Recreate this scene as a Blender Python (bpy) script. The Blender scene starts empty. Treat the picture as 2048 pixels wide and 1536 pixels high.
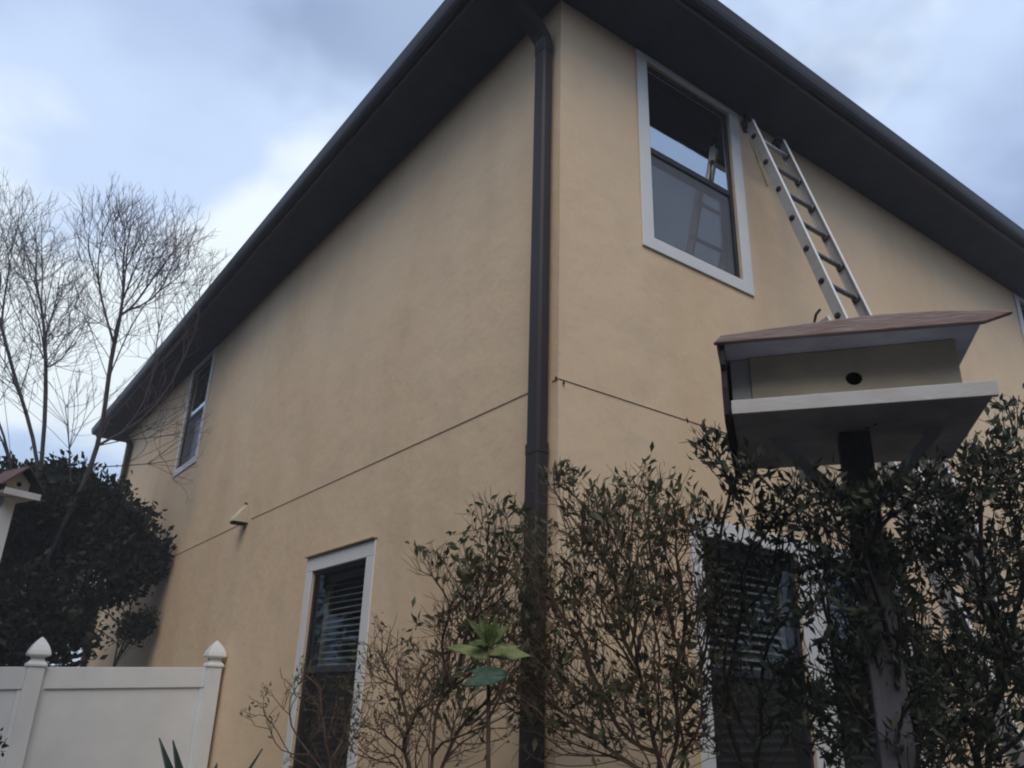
import bpy, bmesh, math, random
import numpy as np
from mathutils import Vector, Matrix, Quaternion

SC = bpy.context.scene
COL = SC.collection
R = math.radians

# ------------------------------------------------------------------ camera
cam_d = bpy.data.cameras.new('camera'); cam = bpy.data.objects.new('camera', cam_d)
COL.objects.link(cam); SC.camera = cam
cam_d.sensor_width = 36.0
cam_d.lens = 36.0 * 1608.9 / 2048.0
cam_d.clip_start = 0.05; cam_d.clip_end = 2000
cam_d.dof.use_dof = True; cam_d.dof.focus_distance = 5.5; cam_d.dof.aperture_fstop = 9.0
_head, _pitch, _roll = R(35.71), R(21.76), R(1.745)
_f = Vector((math.sin(_head) * math.cos(_pitch), math.cos(_head) * math.cos(_pitch), math.sin(_pitch)))
_r = Vector((math.cos(_head), -math.sin(_head), 0)); _u = _r.cross(_f)
_r2 = _r * math.cos(_roll) + _u * math.sin(_roll); _u2 = -_r * math.sin(_roll) + _u * math.cos(_roll)
cam.matrix_world = Matrix(((_r2.x, _u2.x, -_f.x, -2.337), (_r2.y, _u2.y, -_f.y, -2.859), (_r2.z, _u2.z, -_f.z, 1.5), (0, 0, 0, 1)))

# ------------------------------------------------------------------ light
SUN_EL, SUN_AZ = R(50), R(219)          # direction towards the sun, azimuth clockwise from +Y
W = bpy.data.worlds.new('World'); SC.world = W; W.use_nodes = True
nt = W.node_tree; N = nt.nodes; LK = nt.links; N.clear()
def nd(t, **k):
    n = N.new(t)
    for a, b in k.items(): setattr(n, a, b)
    return n
def math_n(op, a, b=None, c=None, clamp=False):
    n = nd('ShaderNodeMath', operation=op); n.use_clamp = clamp
    for i, v in enumerate((a, b, c)):
        if v is None: continue
        if isinstance(v, (int, float)): n.inputs[i].default_value = v
        else: LK.new(v, n.inputs[i])
    return n.outputs[0]
wo = nd('ShaderNodeOutputWorld'); bg = nd('ShaderNodeBackground'); LK.new(bg.outputs[0], wo.inputs[0])
sky = nd('ShaderNodeTexSky', sky_type='NISHITA'); sky.sun_disc = False
sky.sun_elevation = SUN_EL; sky.sun_rotation = SUN_AZ; sky.air_density = 1.0; sky.dust_density = 1.5
tc = nd('ShaderNodeTexCoord')
sep = nd('ShaderNodeSeparateXYZ'); LK.new(tc.outputs['Generated'], sep.inputs[0])
zc = math_n('ADD', math_n('MAXIMUM', sep.outputs[2], 0.0), 0.35)
cmb = nd('ShaderNodeCombineXYZ')
LK.new(math_n('DIVIDE', sep.outputs[0], zc), cmb.inputs[0]); LK.new(math_n('DIVIDE', sep.outputs[1], zc), cmb.inputs[1])
def noise_w(scale, detail, off, rough=0.5):
    mp = nd('ShaderNodeMapping'); mp.inputs[1].default_value = off; LK.new(cmb.outputs[0], mp.inputs[0])
    n = nd('ShaderNodeTexNoise'); n.inputs['Scale'].default_value = scale; n.inputs['Detail'].default_value = detail
    n.inputs['Roughness'].default_value = rough; LK.new(mp.outputs[0], n.inputs[0]); return n.outputs[0]
def ramp(v, stops):
    r = nd('ShaderNodeValToRGB'); LK.new(v, r.inputs[0]); e = r.color_ramp.elements
    r.color_ramp.interpolation = 'EASE'
    while len(e) < len(stops): e.new(0.5)
    for i, (p, c) in enumerate(stops): e[i].position = p; e[i].color = (*c, 1) if len(c) == 3 else c
    return r.outputs[0]
def lump(d, inner, outer):               # a large soft bank of cloud round one direction
    v = Vector(d).normalized(); n = nd('ShaderNodeVectorMath', operation='DOT_PRODUCT'); LK.new(tc.outputs['Generated'], n.inputs[0]); n.inputs[1].default_value = v
    m = nd('ShaderNodeMapRange', interpolation_type='SMOOTHSTEP'); LK.new(n.outputs['Value'], m.inputs[0])
    m.inputs[1].default_value = math.cos(R(outer)); m.inputs[2].default_value = math.cos(R(inner)); return m.outputs[0]
n1 = noise_w(1.3, 4, (3.1, 1.7, 0)); n2 = noise_w(3.2, 5, (0.4, 5.2, 0), 0.55)
bright = math_n('ADD', math_n('MULTIPLY', n1, 0.74), math_n('MULTIPLY', n2, 0.26))
SKY_LUMPS = [((0.10, 0.87, 0.48), 0, 20, 0.30), ((-0.05, 0.90, 0.43), 0, 14, 0.05), ((0.84, 0.22, 0.50), 0, 12, -0.10), ((0.02, 0.78, 0.63), 0, 17, -0.22), ((0.30, 0.62, 0.72), 0, 16, 0.03), ((0.75, 0.28, 0.60), 0, 24, 0.02)]
for d, a, b, k in SKY_LUMPS:
    bright = math_n('ADD', bright, math_n('MULTIPLY', lump(d, a, b), k))
cloud_col = ramp(bright, [(0.26, (0.29, 0.37, 0.50)), (0.44, (0.45, 0.57, 0.82)), (0.60, (0.58, 0.72, 0.97)), (0.70, (0.88, 0.97, 1.02))])
gap = math_n('MULTIPLY', ramp(noise_w(1.7, 5, (7.3, 2.2, 0), 0.55), [(0.46, (0, 0, 0)), (0.60, (1, 1, 1))]), 0.45)
skc = nd('ShaderNodeVectorMath', operation='SCALE'); LK.new(sky.outputs[0], skc.inputs[0]); skc.inputs['Scale'].default_value = 0.15
hsv = nd('ShaderNodeMix', data_type='RGBA'); LK.new(gap, hsv.inputs[0]); LK.new(cloud_col, hsv.inputs[6]); LK.new(skc.outputs[0], hsv.inputs[7])
LK.new(hsv.outputs[2], bg.inputs[0]); bg.inputs[1].default_value = 1.0

sun_d = bpy.data.lights.new('sun', 'SUN'); sun_d.energy = 1.5; sun_d.angle = R(42); sun_d.color = (1.0, 0.90, 0.76)
sun = bpy.data.objects.new('sun', sun_d); COL.objects.link(sun)
_sd = Vector((math.sin(SUN_AZ) * math.cos(SUN_EL), math.cos(SUN_AZ) * math.cos(SUN_EL), math.sin(SUN_EL)))
sun.rotation_euler = _sd.to_track_quat('Z', 'Y').to_euler(); sun.location = (-20, -20, 30)
SC.view_settings.view_transform = 'Standard'; SC.view_settings.look = 'None'
SC.view_settings.exposure = 0.12; SC.view_settings.gamma = 1.0
SC.cycles.filter_width = 2.0
SC.cycles.max_bounces = 8; SC.cycles.transparent_max_bounces = 12

# ------------------------------------------------------------------ materials
def material(name, col, rough=0.6, var=0.12, scale=8, bump=0.0, bump_scale=60, spec=0.3, metal=0.0, detail=4, attr=None, col2=None, trans=0.0, stretch=(1, 1, 1)):
    m = bpy.data.materials.new(name); m.use_nodes = True; t = m.node_tree; b = t.nodes['Principled BSDF']
    b.inputs['Roughness'].default_value = rough; b.inputs['Metallic'].default_value = metal
    b.inputs['Specular IOR Level'].default_value = spec
    co = t.nodes.new('ShaderNodeTexCoord'); mp = t.nodes.new('ShaderNodeMapping'); t.links.new(co.outputs['Object'], mp.inputs[0])
    mp.inputs[3].default_value = stretch
    mx = t.nodes.new('ShaderNodeMix'); mx.data_type = 'RGBA'
    c2 = col2 or tuple(c * (1 - 2.2 * var) for c in col)
    mx.inputs[6].default_value = (*col, 1); mx.inputs[7].default_value = (*c2, 1)
    if attr:
        a = t.nodes.new('ShaderNodeAttribute'); a.attribute_name = attr; t.links.new(a.outputs['Fac'], mx.inputs[0])
    else:
        n = t.nodes.new('ShaderNodeTexNoise'); n.inputs['Scale'].default_value = scale; n.inputs['Detail'].default_value = detail
        n.inputs['Roughness'].default_value = 0.6
        t.links.new(mp.outputs[0], n.inputs[0])
        r = t.nodes.new('ShaderNodeMapRange'); r.inputs[1].default_value = 0.32; r.inputs[2].default_value = 0.68; t.links.new(n.outputs[0], r.inputs[0])
        t.links.new(r.outputs[0], mx.inputs[0])
    t.links.new(mx.outputs[2], b.inputs['Base Color'])
    if bump:
        n = t.nodes.new('ShaderNodeTexNoise'); n.inputs['Scale'].default_value = bump_scale; n.inputs['Detail'].default_value = 6
        t.links.new(mp.outputs[0], n.inputs[0]); bp = t.nodes.new('ShaderNodeBump'); bp.inputs['Strength'].default_value = bump
        bp.inputs['Distance'].default_value = 0.01; t.links.new(n.outputs[0], bp.inputs['Height']); t.links.new(bp.outputs[0], b.inputs['Normal'])
    if trans:
        tr = t.nodes.new('ShaderNodeBsdfTranslucent'); t.links.new(mx.outputs[2], tr.inputs[0])
        ms = t.nodes.new('ShaderNodeMixShader'); ms.inputs[0].default_value = trans
        t.links.new(b.outputs[0], ms.inputs[1]); t.links.new(tr.outputs[0], ms.inputs[2])
        t.links.new(ms.outputs[0], t.nodes['Material Output'].inputs[0])
    return m

def stucco_material():
    m = bpy.data.materials.new('tan stucco'); m.use_nodes = True; t = m.node_tree; b = t.nodes['Principled BSDF']
    b.inputs['Roughness'].default_value = 0.92; b.inputs['Specular IOR Level'].default_value = 0.15
    co = t.nodes.new('ShaderNodeTexCoord')
    def noise(scale, detail, off=(0, 0, 0), st=(1, 1, 1), rough=0.55):
        mp = t.nodes.new('ShaderNodeMapping'); mp.inputs[1].default_value = off; mp.inputs[3].default_value = st
        t.links.new(co.outputs['Object'], mp.inputs[0]); n = t.nodes.new('ShaderNodeTexNoise')
        n.inputs['Scale'].default_value = scale; n.inputs['Detail'].default_value = detail; n.inputs['Roughness'].default_value = rough
        t.links.new(mp.outputs[0], n.inputs[0]); return n.outputs[0]
    def rng(v, a, b_, c=0.0, d=1.0):
        r = t.nodes.new('ShaderNodeMapRange'); r.inputs[1].default_value = a; r.inputs[2].default_value = b_
        r.inputs[3].default_value = c; r.inputs[4].default_value = d; t.links.new(v, r.inputs[0]); return r.outputs[0]
    def mix(f, a, b_, mode='MIX'):
        x = t.nodes.new('ShaderNodeMix'); x.data_type = 'RGBA'; x.blend_type = mode
        for i, v in ((0, f), (6, a), (7, b_)):
            if isinstance(v, (int, float)): x.inputs[i].default_value = v
            elif isinstance(v, tuple): x.inputs[i].default_value = (*v, 1)
            else: t.links.new(v, x.inputs[i])
        return x.outputs[2]
    c = mix(rng(noise(0.55, 4), 0.35, 0.65), (0.78, 0.60, 0.405), (0.73, 0.54, 0.35))
    c = mix(rng(noise(1.0, 5, (4, 2, 1), (1.6, 1.6, 0.35)), 0.50, 0.72, 0, 0.32), c, (0.55, 0.36, 0.20))      # vertical rust-brown run stains
    c = mix(rng(noise(2.2, 6, (9, 1, 3)), 0.52, 0.75, 0, 0.35), c, (0.55, 0.44, 0.32))       # dusty patches
    c = mix(rng(noise(45, 3), 0.4, 0.75, 0, 0.09), c, (0.36, 0.26, 0.16))
    t.links.new(c, b.inputs['Base Color'])
    bp = t.nodes.new('ShaderNodeBump'); bp.inputs['Strength'].default_value = 0.2; bp.inputs['Distance'].default_value = 0.006
    t.links.new(noise(70, 5, rough=0.65), bp.inputs['Height'])
    bp2 = t.nodes.new('ShaderNodeBump'); bp2.inputs['Strength'].default_value = 0.35; bp2.inputs['Distance'].default_value = 0.03
    t.links.new(noise(4, 3), bp2.inputs['Height']); t.links.new(bp.outputs[0], bp2.inputs['Normal'])
    t.links.new(bp2.outputs[0], b.inputs['Normal'])
    return m

def glass_material(name, refl, top=0.95, tint=(0.85, 0.9, 0.92)):
    m = bpy.data.materials.new(name); m.use_nodes = True; t = m.node_tree; t.nodes.clear()
    o = t.nodes.new('ShaderNodeOutputMaterial'); g = t.nodes.new('ShaderNodeBsdfGlossy'); g.inputs['Roughness'].default_value = 0.015
    g.inputs[0].default_value = (0.92, 0.97, 1.0, 1)
    tr = t.nodes.new('ShaderNodeBsdfTransparent'); tr.inputs[0].default_value = (*tint, 1)
    lw = t.nodes.new('ShaderNodeLayerWeight'); lw.inputs[0].default_value = 0.35
    mr = t.nodes.new('ShaderNodeMapRange'); mr.inputs[3].default_value = refl; mr.inputs[4].default_value = top; t.links.new(lw.outputs['Fresnel'], mr.inputs[0])
    n = t.nodes.new('ShaderNodeTexNoise'); n.inputs['Scale'].default_value = 2.5; bp = t.nodes.new('ShaderNodeBump')
    bp.inputs['Strength'].default_value = 0.06; bp.inputs['Distance'].default_value = 0.02
    co = t.nodes.new('ShaderNodeTexCoord'); t.links.new(co.outputs['Object'], n.inputs[0]); t.links.new(n.outputs[0], bp.inputs['Height']); t.links.new(bp.outputs[0], g.inputs['Normal'])
    ms = t.nodes.new('ShaderNodeMixShader'); t.links.new(mr.outputs[0], ms.inputs[0]); t.links.new(tr.outputs[0], ms.inputs[1]); t.links.new(g.outputs[0], ms.inputs[2])
    t.links.new(ms.outputs[0], o.inputs[0]); return m

def screen_material(name, c0, c1, fac):
    m = bpy.data.materials.new(name); m.use_nodes = True; t = m.node_tree; t.nodes.clear()
    o = t.nodes.new('ShaderNodeOutputMaterial'); d = t.nodes.new('ShaderNodeBsdfDiffuse')
    co = t.nodes.new('ShaderNodeTexCoord'); n = t.nodes.new('ShaderNodeTexNoise'); n.inputs['Scale'].default_value = 5; n.inputs['Detail'].default_value = 5
    t.links.new(co.outputs['Object'], n.inputs[0]); cr = t.nodes.new('ShaderNodeValToRGB'); t.links.new(n.outputs[0], cr.inputs[0])
    cr.color_ramp.elements[0].color = (*c0, 1); cr.color_ramp.elements[1].color = (*c1, 1)
    t.links.new(cr.outputs[0], d.inputs[0])
    tr = t.nodes.new('ShaderNodeBsdfTransparent'); ms = t.nodes.new('ShaderNodeMixShader'); ms.inputs[0].default_value = fac
    t.links.new(tr.outputs[0], ms.inputs[1]); t.links.new(d.outputs[0], ms.inputs[2]); t.links.new(ms.outputs[0], o.inputs[0]); return m

M = dict(
    stucco=stucco_material(),
    trim=material('pale trim paint', (0.76, 0.755, 0.735), 0.7, 0.04, 3, 0.15, 90),
    bronze=material('dark bronze metal', (0.034, 0.034, 0.042), 0.5, 0.15, 5, 0.05, 40),
    spout=material('weathered bronze downspout', (0.032, 0.029, 0.030), 0.5, 0.2, 3, 0.08, 30, col2=(0.030, 0.019, 0.016), stretch=(1, 1, 0.4)),
    mossy=material('mossy downspout', (0.050, 0.045, 0.025), 0.7, 0.2, 6, 0.1, 40),
    soffit=material('dark brown soffit', (0.046, 0.052, 0.078), 0.8, 0.15, 5, 0.1, 50),
    shingle=material('brown shingle', (0.10, 0.08, 0.07), 0.9, 0.2, 12, 0.4, 40),
    glass=glass_material('reflective window glass', 0.64),
    glass_low=glass_material('plain window glass', 0.008, 0.05),
    screen=screen_material('insect screen with painted sky reflection', (0.17, 0.175, 0.20), (0.28, 0.285, 0.31), 0.42), screen_low=screen_material('black insect screen', (0.025, 0.024, 0.023), (0.05, 0.046, 0.044), 0.40),  # one mesh in two tones, the upper one lightened for reflected sky
    slat=material('beige blind slat', (0.24, 0.225, 0.20), 0.6, 0.1, 4),
    joint=material('dark joint sealant', (0.36, 0.265, 0.175), 0.9, 0.2, 20),
    dark=material('interior paint', (0.30, 0.30, 0.28), 0.9, 0.1, 3),
    vinyl=material('white vinyl', (0.76, 0.79, 0.81), 0.45, 0.05, 3, 0.03, 15),
    aluskylit=material('worn aluminium edge with painted sky light', (0.85, 0.85, 0.84), 0.4, 0.04, 10), alu=material('weathered aluminium', (0.40, 0.39, 0.375), 0.45, 0.08, 10, 0.1, 60, metal=0.25),
    rung=material('dull aluminium rung', (0.17, 0.165, 0.16), 0.55, 0.12, 10, 0.1, 60, metal=0.3),
    rubber=material('black rubber', (0.025, 0.024, 0.024), 0.8, 0.15, 12),
    rope=material('tan rope', (0.30, 0.24, 0.15), 0.9, 0.2, 60),
    redwood=material('faded red painted wood', (0.27, 0.185, 0.175), 0.8, 0.3, 9, 0.35, 30, col2=(0.38, 0.31, 0.295), stretch=(1, 8, 8)),
    redroof=material('dark red roof paint', (0.10, 0.05, 0.045), 0.8, 0.2, 9, 0.3, 30, col2=(0.15, 0.10, 0.095)),
    cream=material('cream painted board', (0.54, 0.485, 0.37), 0.75, 0.10, 7, 0.15, 40),
    whitewood=material('chipped white painted wood', (0.62, 0.62, 0.64), 0.7, 0.08, 9, 0.12, 50, col2=(0.54, 0.52, 0.50), stretch=(1, 2, 2)),
    greywood=material('grey blue painted underside', (0.62, 0.63, 0.72), 0.8, 0.15, 7, 0.2, 30),
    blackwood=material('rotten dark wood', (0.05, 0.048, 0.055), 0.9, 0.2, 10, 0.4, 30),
    paleboard=material('pale grey board', (0.55, 0.56, 0.55), 0.8, 0.1, 7, 0.2, 30),
    postgrey=material('grey weathered post', (0.13, 0.127, 0.15), 0.85, 0.15, 8, 0.2, 30, stretch=(3, 3, 0.5)),
    hole=material('black hole', (0.006, 0.006, 0.006), 0.9, 0.0),
    creamcap=material('cream plastic', (0.62, 0.55, 0.40), 0.5, 0.08, 8),
    bark=material('grey bark', (0.13, 0.115, 0.12), 0.9, 0.2, 14, 0.5, 40, stretch=(1, 1, 0.4)),
    twig=material('grey twig bark', (0.20, 0.19, 0.20), 0.9, 0.2, 14),
    twigred=material('reddish twig bark', (0.17, 0.13, 0.14), 0.9, 0.2, 14),
    stem=material('brown shrub stem', (0.085, 0.048, 0.030), 0.85, 0.2, 20, col2=(0.14, 0.10, 0.07)),
    stemdark=material('dark shrub stem', (0.035, 0.03, 0.025), 0.85, 0.2, 20),
    leaf=material('green shrub leaf', (0.050, 0.072, 0.030), 0.5, attr='tint', col2=(0.12, 0.095, 0.05), trans=0.2),
    leafdark=material('dark green leaf', (0.030, 0.043, 0.029), 0.6, attr='tint', col2=(0.055, 0.066, 0.036), trans=0.15),
    evergreen=material('evergreen leaf', (0.007, 0.011, 0.007), 0.6, attr='tint', col2=(0.018, 0.026, 0.013), trans=0.1),
    lime=material('yellow green leaf', (0.17, 0.23, 0.07), 0.5, 0.28, 50, 0.5, 70, trans=0.3),
    limepale=material('pale yellow green leaf', (0.32, 0.35, 0.15), 0.5, 0.12, 40, 0.5, 70, trans=0.3, col2=(0.17, 0.22, 0.08)),
    teal=material('blue green leaf', (0.075, 0.15, 0.10), 0.5, 0.25, 45, 0.5, 70, trans=0.2),
    agave=material('blue grey succulent leaf', (0.045, 0.075, 0.070), 0.55, 0.15, 8),
    mulch=material('mulch and leaf litter', (0.09, 0.078, 0.06), 0.95, 0.25, 30, 0.6, 60),
)

# ------------------------------------------------------------------ mesh helpers
class MB:
    def __init__(s): s.v = []; s.f = []
    def add(s, vs, fs):
        b = len(s.v); s.v += [tuple(v) for v in vs]; s.f += [tuple(b + i for i in f) for f in fs]; return s
    def box(s, x0, x1, y0, y1, z0, z1):
        vs = [(x, y, z) for z in (z0, z1) for y in (y0, y1) for x in (x0, x1)]
        return s.add(vs, [(0, 2, 3, 1), (4, 5, 7, 6), (0, 1, 5, 4), (2, 6, 7, 3), (0, 4, 6, 2), (1, 3, 7, 5)])
    def prism(s, poly, axis, a, b):       # poly in the other two axes (cyclic order), extruded along axis
        def p(u, v, w): return {'x': (w, u, v), 'y': (u, w, v), 'z': (u, v, w)}[axis]
        n = len(poly); vs = [p(u, v, a) for u, v in poly] + [p(u, v, b) for u, v in poly]
        return s.add(vs, [tuple(range(n)), tuple(range(n, 2 * n))] + [(i, (i + 1) % n, n + (i + 1) % n, n + i) for i in range(n)])
    def tube(s, pts, rad, sides=8, caps=True):
        pts = [Vector(p) for p in pts]; n = len(pts)
        if not hasattr(rad, '__len__'): rad = [rad] * n
        t0 = (pts[1] - pts[0]).normalized(); up = Vector((0, 0, 1)) if abs(t0.z) < .9 else Vector((1, 0, 0))
        a = t0.cross(up).normalized(); vs = []
        for i in range(n):
            t = (pts[min(i + 1, n - 1)] - pts[max(i - 1, 0)])
            if t.length < 1e-9: t = t0
            t.normalize(); a = (a - t * a.dot(t)).normalized(); b = t.cross(a)
            vs += [pts[i] + (a * math.cos(2 * math.pi * k / sides) + b * math.sin(2 * math.pi * k / sides)) * rad[i] for k in range(sides)]
        fs = [(i * sides + k, i * sides + (k + 1) % sides, (i + 1) * sides + (k + 1) % sides, (i + 1) * sides + k) for i in range(n - 1) for k in range(sides)]
        if caps: fs += [tuple(range(sides)), tuple(range((n - 1) * sides, n * sides))]
        return s.add(vs, fs)
    def build(s, name, mat, parent=None, smooth=False, bevel=0.0, xf=None):
        me = bpy.data.meshes.new(name); vs = s.v if xf is None else [tuple(xf @ Vector(v)) for v in s.v]
        me.from_pydata(vs, [], s.f); bm = bmesh.new(); bm.from_mesh(me); bmesh.ops.recalc_face_normals(bm, faces=bm.faces); bm.to_mesh(me); bm.free()
        me.materials.append(M[mat] if isinstance(mat, str) else mat)
        o = bpy.data.objects.new(name, me); COL.objects.link(o)
        if parent is not None: o.parent = parent
        if smooth: me.polygons.foreach_set('use_smooth', [True] * len(me.polygons))
        if bevel:
            md = o.modifiers.new('bevel', 'BEVEL'); md.width = bevel; md.segments = 2; md.limit_method = 'ANGLE'; md.angle_limit = R(40)
        return o
def tag(o, label=None, cat=None, group=None, kind=None):
    for k, v in (('label', label), ('category', cat), ('group', group), ('kind', kind)):
        if v: o[k] = v
    return o
def empty(name, loc=(0, 0, 0), rz=0.0):
    o = bpy.data.objects.new(name, None); o.location = loc; o.rotation_euler.z = rz; COL.objects.link(o); return o

# ------------------------------------------------------------------ ground
g = MB(); k = 24; S = 400
for j in range(k + 1):
    for i in range(k + 1):
        x = (i / k - .5) * 2; y = (j / k - .5) * 2
        g.v.append((math.copysign(abs(x) ** 2.2, x) * S, math.copysign(abs(y) ** 2.2, y) * S, -0.02))
g.f = [(j * (k + 1) + i, j * (k + 1) + i + 1, (j + 1) * (k + 1) + i + 1, (j + 1) * (k + 1) + i) for j in range(k) for i in range(k)]
tag(g.build('ground', 'mulch'), kind='structure')

# ------------------------------------------------------------------ the house
LY, LX, ZT, TH = 11.35, 12.0, 5.50, 0.15
house = empty('house', (0, 0, 0))
tag(house, 'two storey tan stucco house with dark eaves seen from its corner', 'house')
def W1(s_, d, z): return (-d, s_, z)      # left wall, plane x = 0, faces -x
def W2(s_, d, z): return (s_, -d, z)      # right wall, plane y = 0, faces -y
def wall_mesh(mp, s0, s1, z0, z1, holes):
    ss = sorted({s0, s1, *[h[0] for h in holes], *[h[1] for h in holes]}); zs = sorted({z0, z1, *[h[2] for h in holes], *[h[3] for h in holes]})
    idx = {}; b = MB()
    inside = lambda s_, z: any(h[0] < s_ < h[1] and h[2] < z < h[3] for h in holes)
    solid = {(i, j): not inside((ss[i] + ss[i + 1]) / 2, (zs[j] + zs[j + 1]) / 2) for i in range(len(ss) - 1) for j in range(len(zs) - 1)}
    def V(i, j, d):
        if (i, j, d) not in idx: idx[(i, j, d)] = len(b.v); b.v.append(mp(ss[i], -TH if d else 0.0, zs[j]))
        return idx[(i, j, d)]
    for (i, j), ok in solid.items():
        if not ok: continue
        for d in (0, 1): b.f.append((V(i, j, d), V(i + 1, j, d), V(i + 1, j + 1, d), V(i, j + 1, d)))
        for (di, dj, a, c) in ((-1, 0, (i, j), (i, j + 1)), (1, 0, (i + 1, j), (i + 1, j + 1)), (0, -1, (i, j), (i + 1, j)), (0, 1, (i, j + 1), (i + 1, j + 1))):
            if not solid.get((i + di, j + dj), False): b.f.append((V(*a, 0), V(*c, 0), V(*c, 1), V(*a, 1)))
    return b
win1 = [(1.925, 2.79, 0.95, 2.36, 1.69), (6.70, 7.535, 4.11, 5.44, 4.775)]
win2 = [(0.715, 1.53, 4.095, 5.44, 4.765), (0.985, 1.80, 0.95, 2.365, 1.69), (2.04, 2.85, 0.95, 2.365, 1.69), (5.97, 6.80, 4.095, 5.44, 4.765)]
wall_mesh(W1, TH, LY, -0.05, ZT + .15, [w[:4] for w in win1]).build('wall', 'stucco', house)
wall_mesh(W2, 0.0, LX, -0.05, ZT + .15, [w[:4] for w in win2]).build('wall', 'stucco', house)
MB().box(LX - TH, LX, TH + .01, LY, -0.05, ZT + .15).build('wall', 'stucco', house)
MB().box(TH + .01, LX - TH - .01, LY - TH, LY, -0.05, ZT + .15).build('wall', 'stucco', house)
MB().box(TH + .02, LX - TH - .02, TH + .02, LY - TH - .02, 2.85, 2.95).build('upper_floor', 'dark', house)
MB().box(TH + .02, LX - TH - .02, TH + .02, LY - TH - .02, ZT + .02, ZT + .06).build('ceiling', 'dark', house)

def strip(path, prof, closed=True):       # extrude a profile (offset, z) round the house outline
    b = MB(); n = len(prof)
    for (cx_, cy_, sx, sy) in path: b.v += [(cx_ + sx * o, cy_ + sy * o, z) for o, z in prof]
    m = len(path)
    for i in range(m if closed else m - 1):
        j = (i + 1) % m
        for k_ in range(n): b.f.append((i * n + k_, i * n + (k_ + 1) % n, j * n + (k_ + 1) % n, j * n + k_))
    return b
path = [(0, 0, -1, -1), (LX, 0, 1, -1), (LX, LY, 1, 1), (0, LY, -1, 1)]
strip(path, [(-0.05, ZT), (0.398, ZT + .012), (0.398, ZT + .03), (-0.05, ZT + .02)]).build('soffit', 'soffit', house)
strip(path, [(0.40, ZT + .0), (0.425, ZT + .0), (0.425, ZT + .16), (0.40, ZT + .16)]).build('fascia', 'bronze', house)
gp = [(0.427, ZT + .15), (0.427, ZT + .05), (0.436, ZT + .035), (0.452, ZT + .033), (0.470, ZT + .042), (0.484, ZT + .060), (0.492, ZT + .085), (0.496, ZT + .115), (0.500, ZT + .145), (0.495, ZT + .145), (0.480, ZT + .09), (0.455, ZT + .055), (0.433, ZT + .06), (0.433, ZT + .15)]
strip(path, gp).build('gutter', 'bronze', house)
rf = MB(); e = 0.44; zr = ZT + .17; H = LY / 2 + e
P4 = [(-e, -e, zr), (LX + e, -e, zr), (LX + e, LY + e, zr), (-e, LY + e, zr)]
rid = [(H - e, LY / 2, zr + H * .36), (LX + e - H, LY / 2, zr + H * .36)]
rf.add(P4 + rid, [(0, 1, 5, 4), (1, 2, 5), (2, 3, 4, 5), (3, 0, 4), (3, 2, 1, 0)])
rf.build('roof', 'shingle', house)

b = MB(); b.prism([(.25, .30), (.30, .25), (10.9, 10.85), (10.85, 10.9)], 'z', 0, ZT); b.build('light_stop_wall', 'dark', house)  # diagonal sheet added to stop light passing between the windows
# second storey control joint, a thin dark line round both walls
cj = MB(); cj.tube([(-0.003, 0.154, 3.003), (-0.003, 2.0, 3.0), (-0.003, 4.35, 2.995)], 0.0023, 5); cj.build('control_joint', 'joint', house)
cj = MB(); cj.tube([(-0.003, 4.62, 2.99), (-0.003, 6.0, 2.975), (-0.003, 7.9, 2.955)], 0.0023, 5); cj.build('control_joint', 'joint', house)
cj = MB(); cj.tube([(-0.002, 0.0, 3.008), (-0.003, 0.047, 3.006)], 0.0023, 5); cj.build('control_joint', 'joint', house)
cj = MB(); cj.tube([(0.0, -0.002, 3.008), (2.0, -0.003, 2.99), (5.0, -0.003, 2.98), (11.9, -0.003, 2.98)], 0.0023, 5); cj.build('control_joint', 'joint', house)
for p in ((-0.006, 0.012, 3.012), (0.028, -0.008, 2.99)):
    b = MB(); b.tube([(p[0], p[1], p[2] - .012), (p[0], p[1], p[2]), (p[0], p[1], p[2] + .010)], [0.002, 0.006, 0.003], 6); b.build('joint_clip', 'rubber', house)

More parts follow.
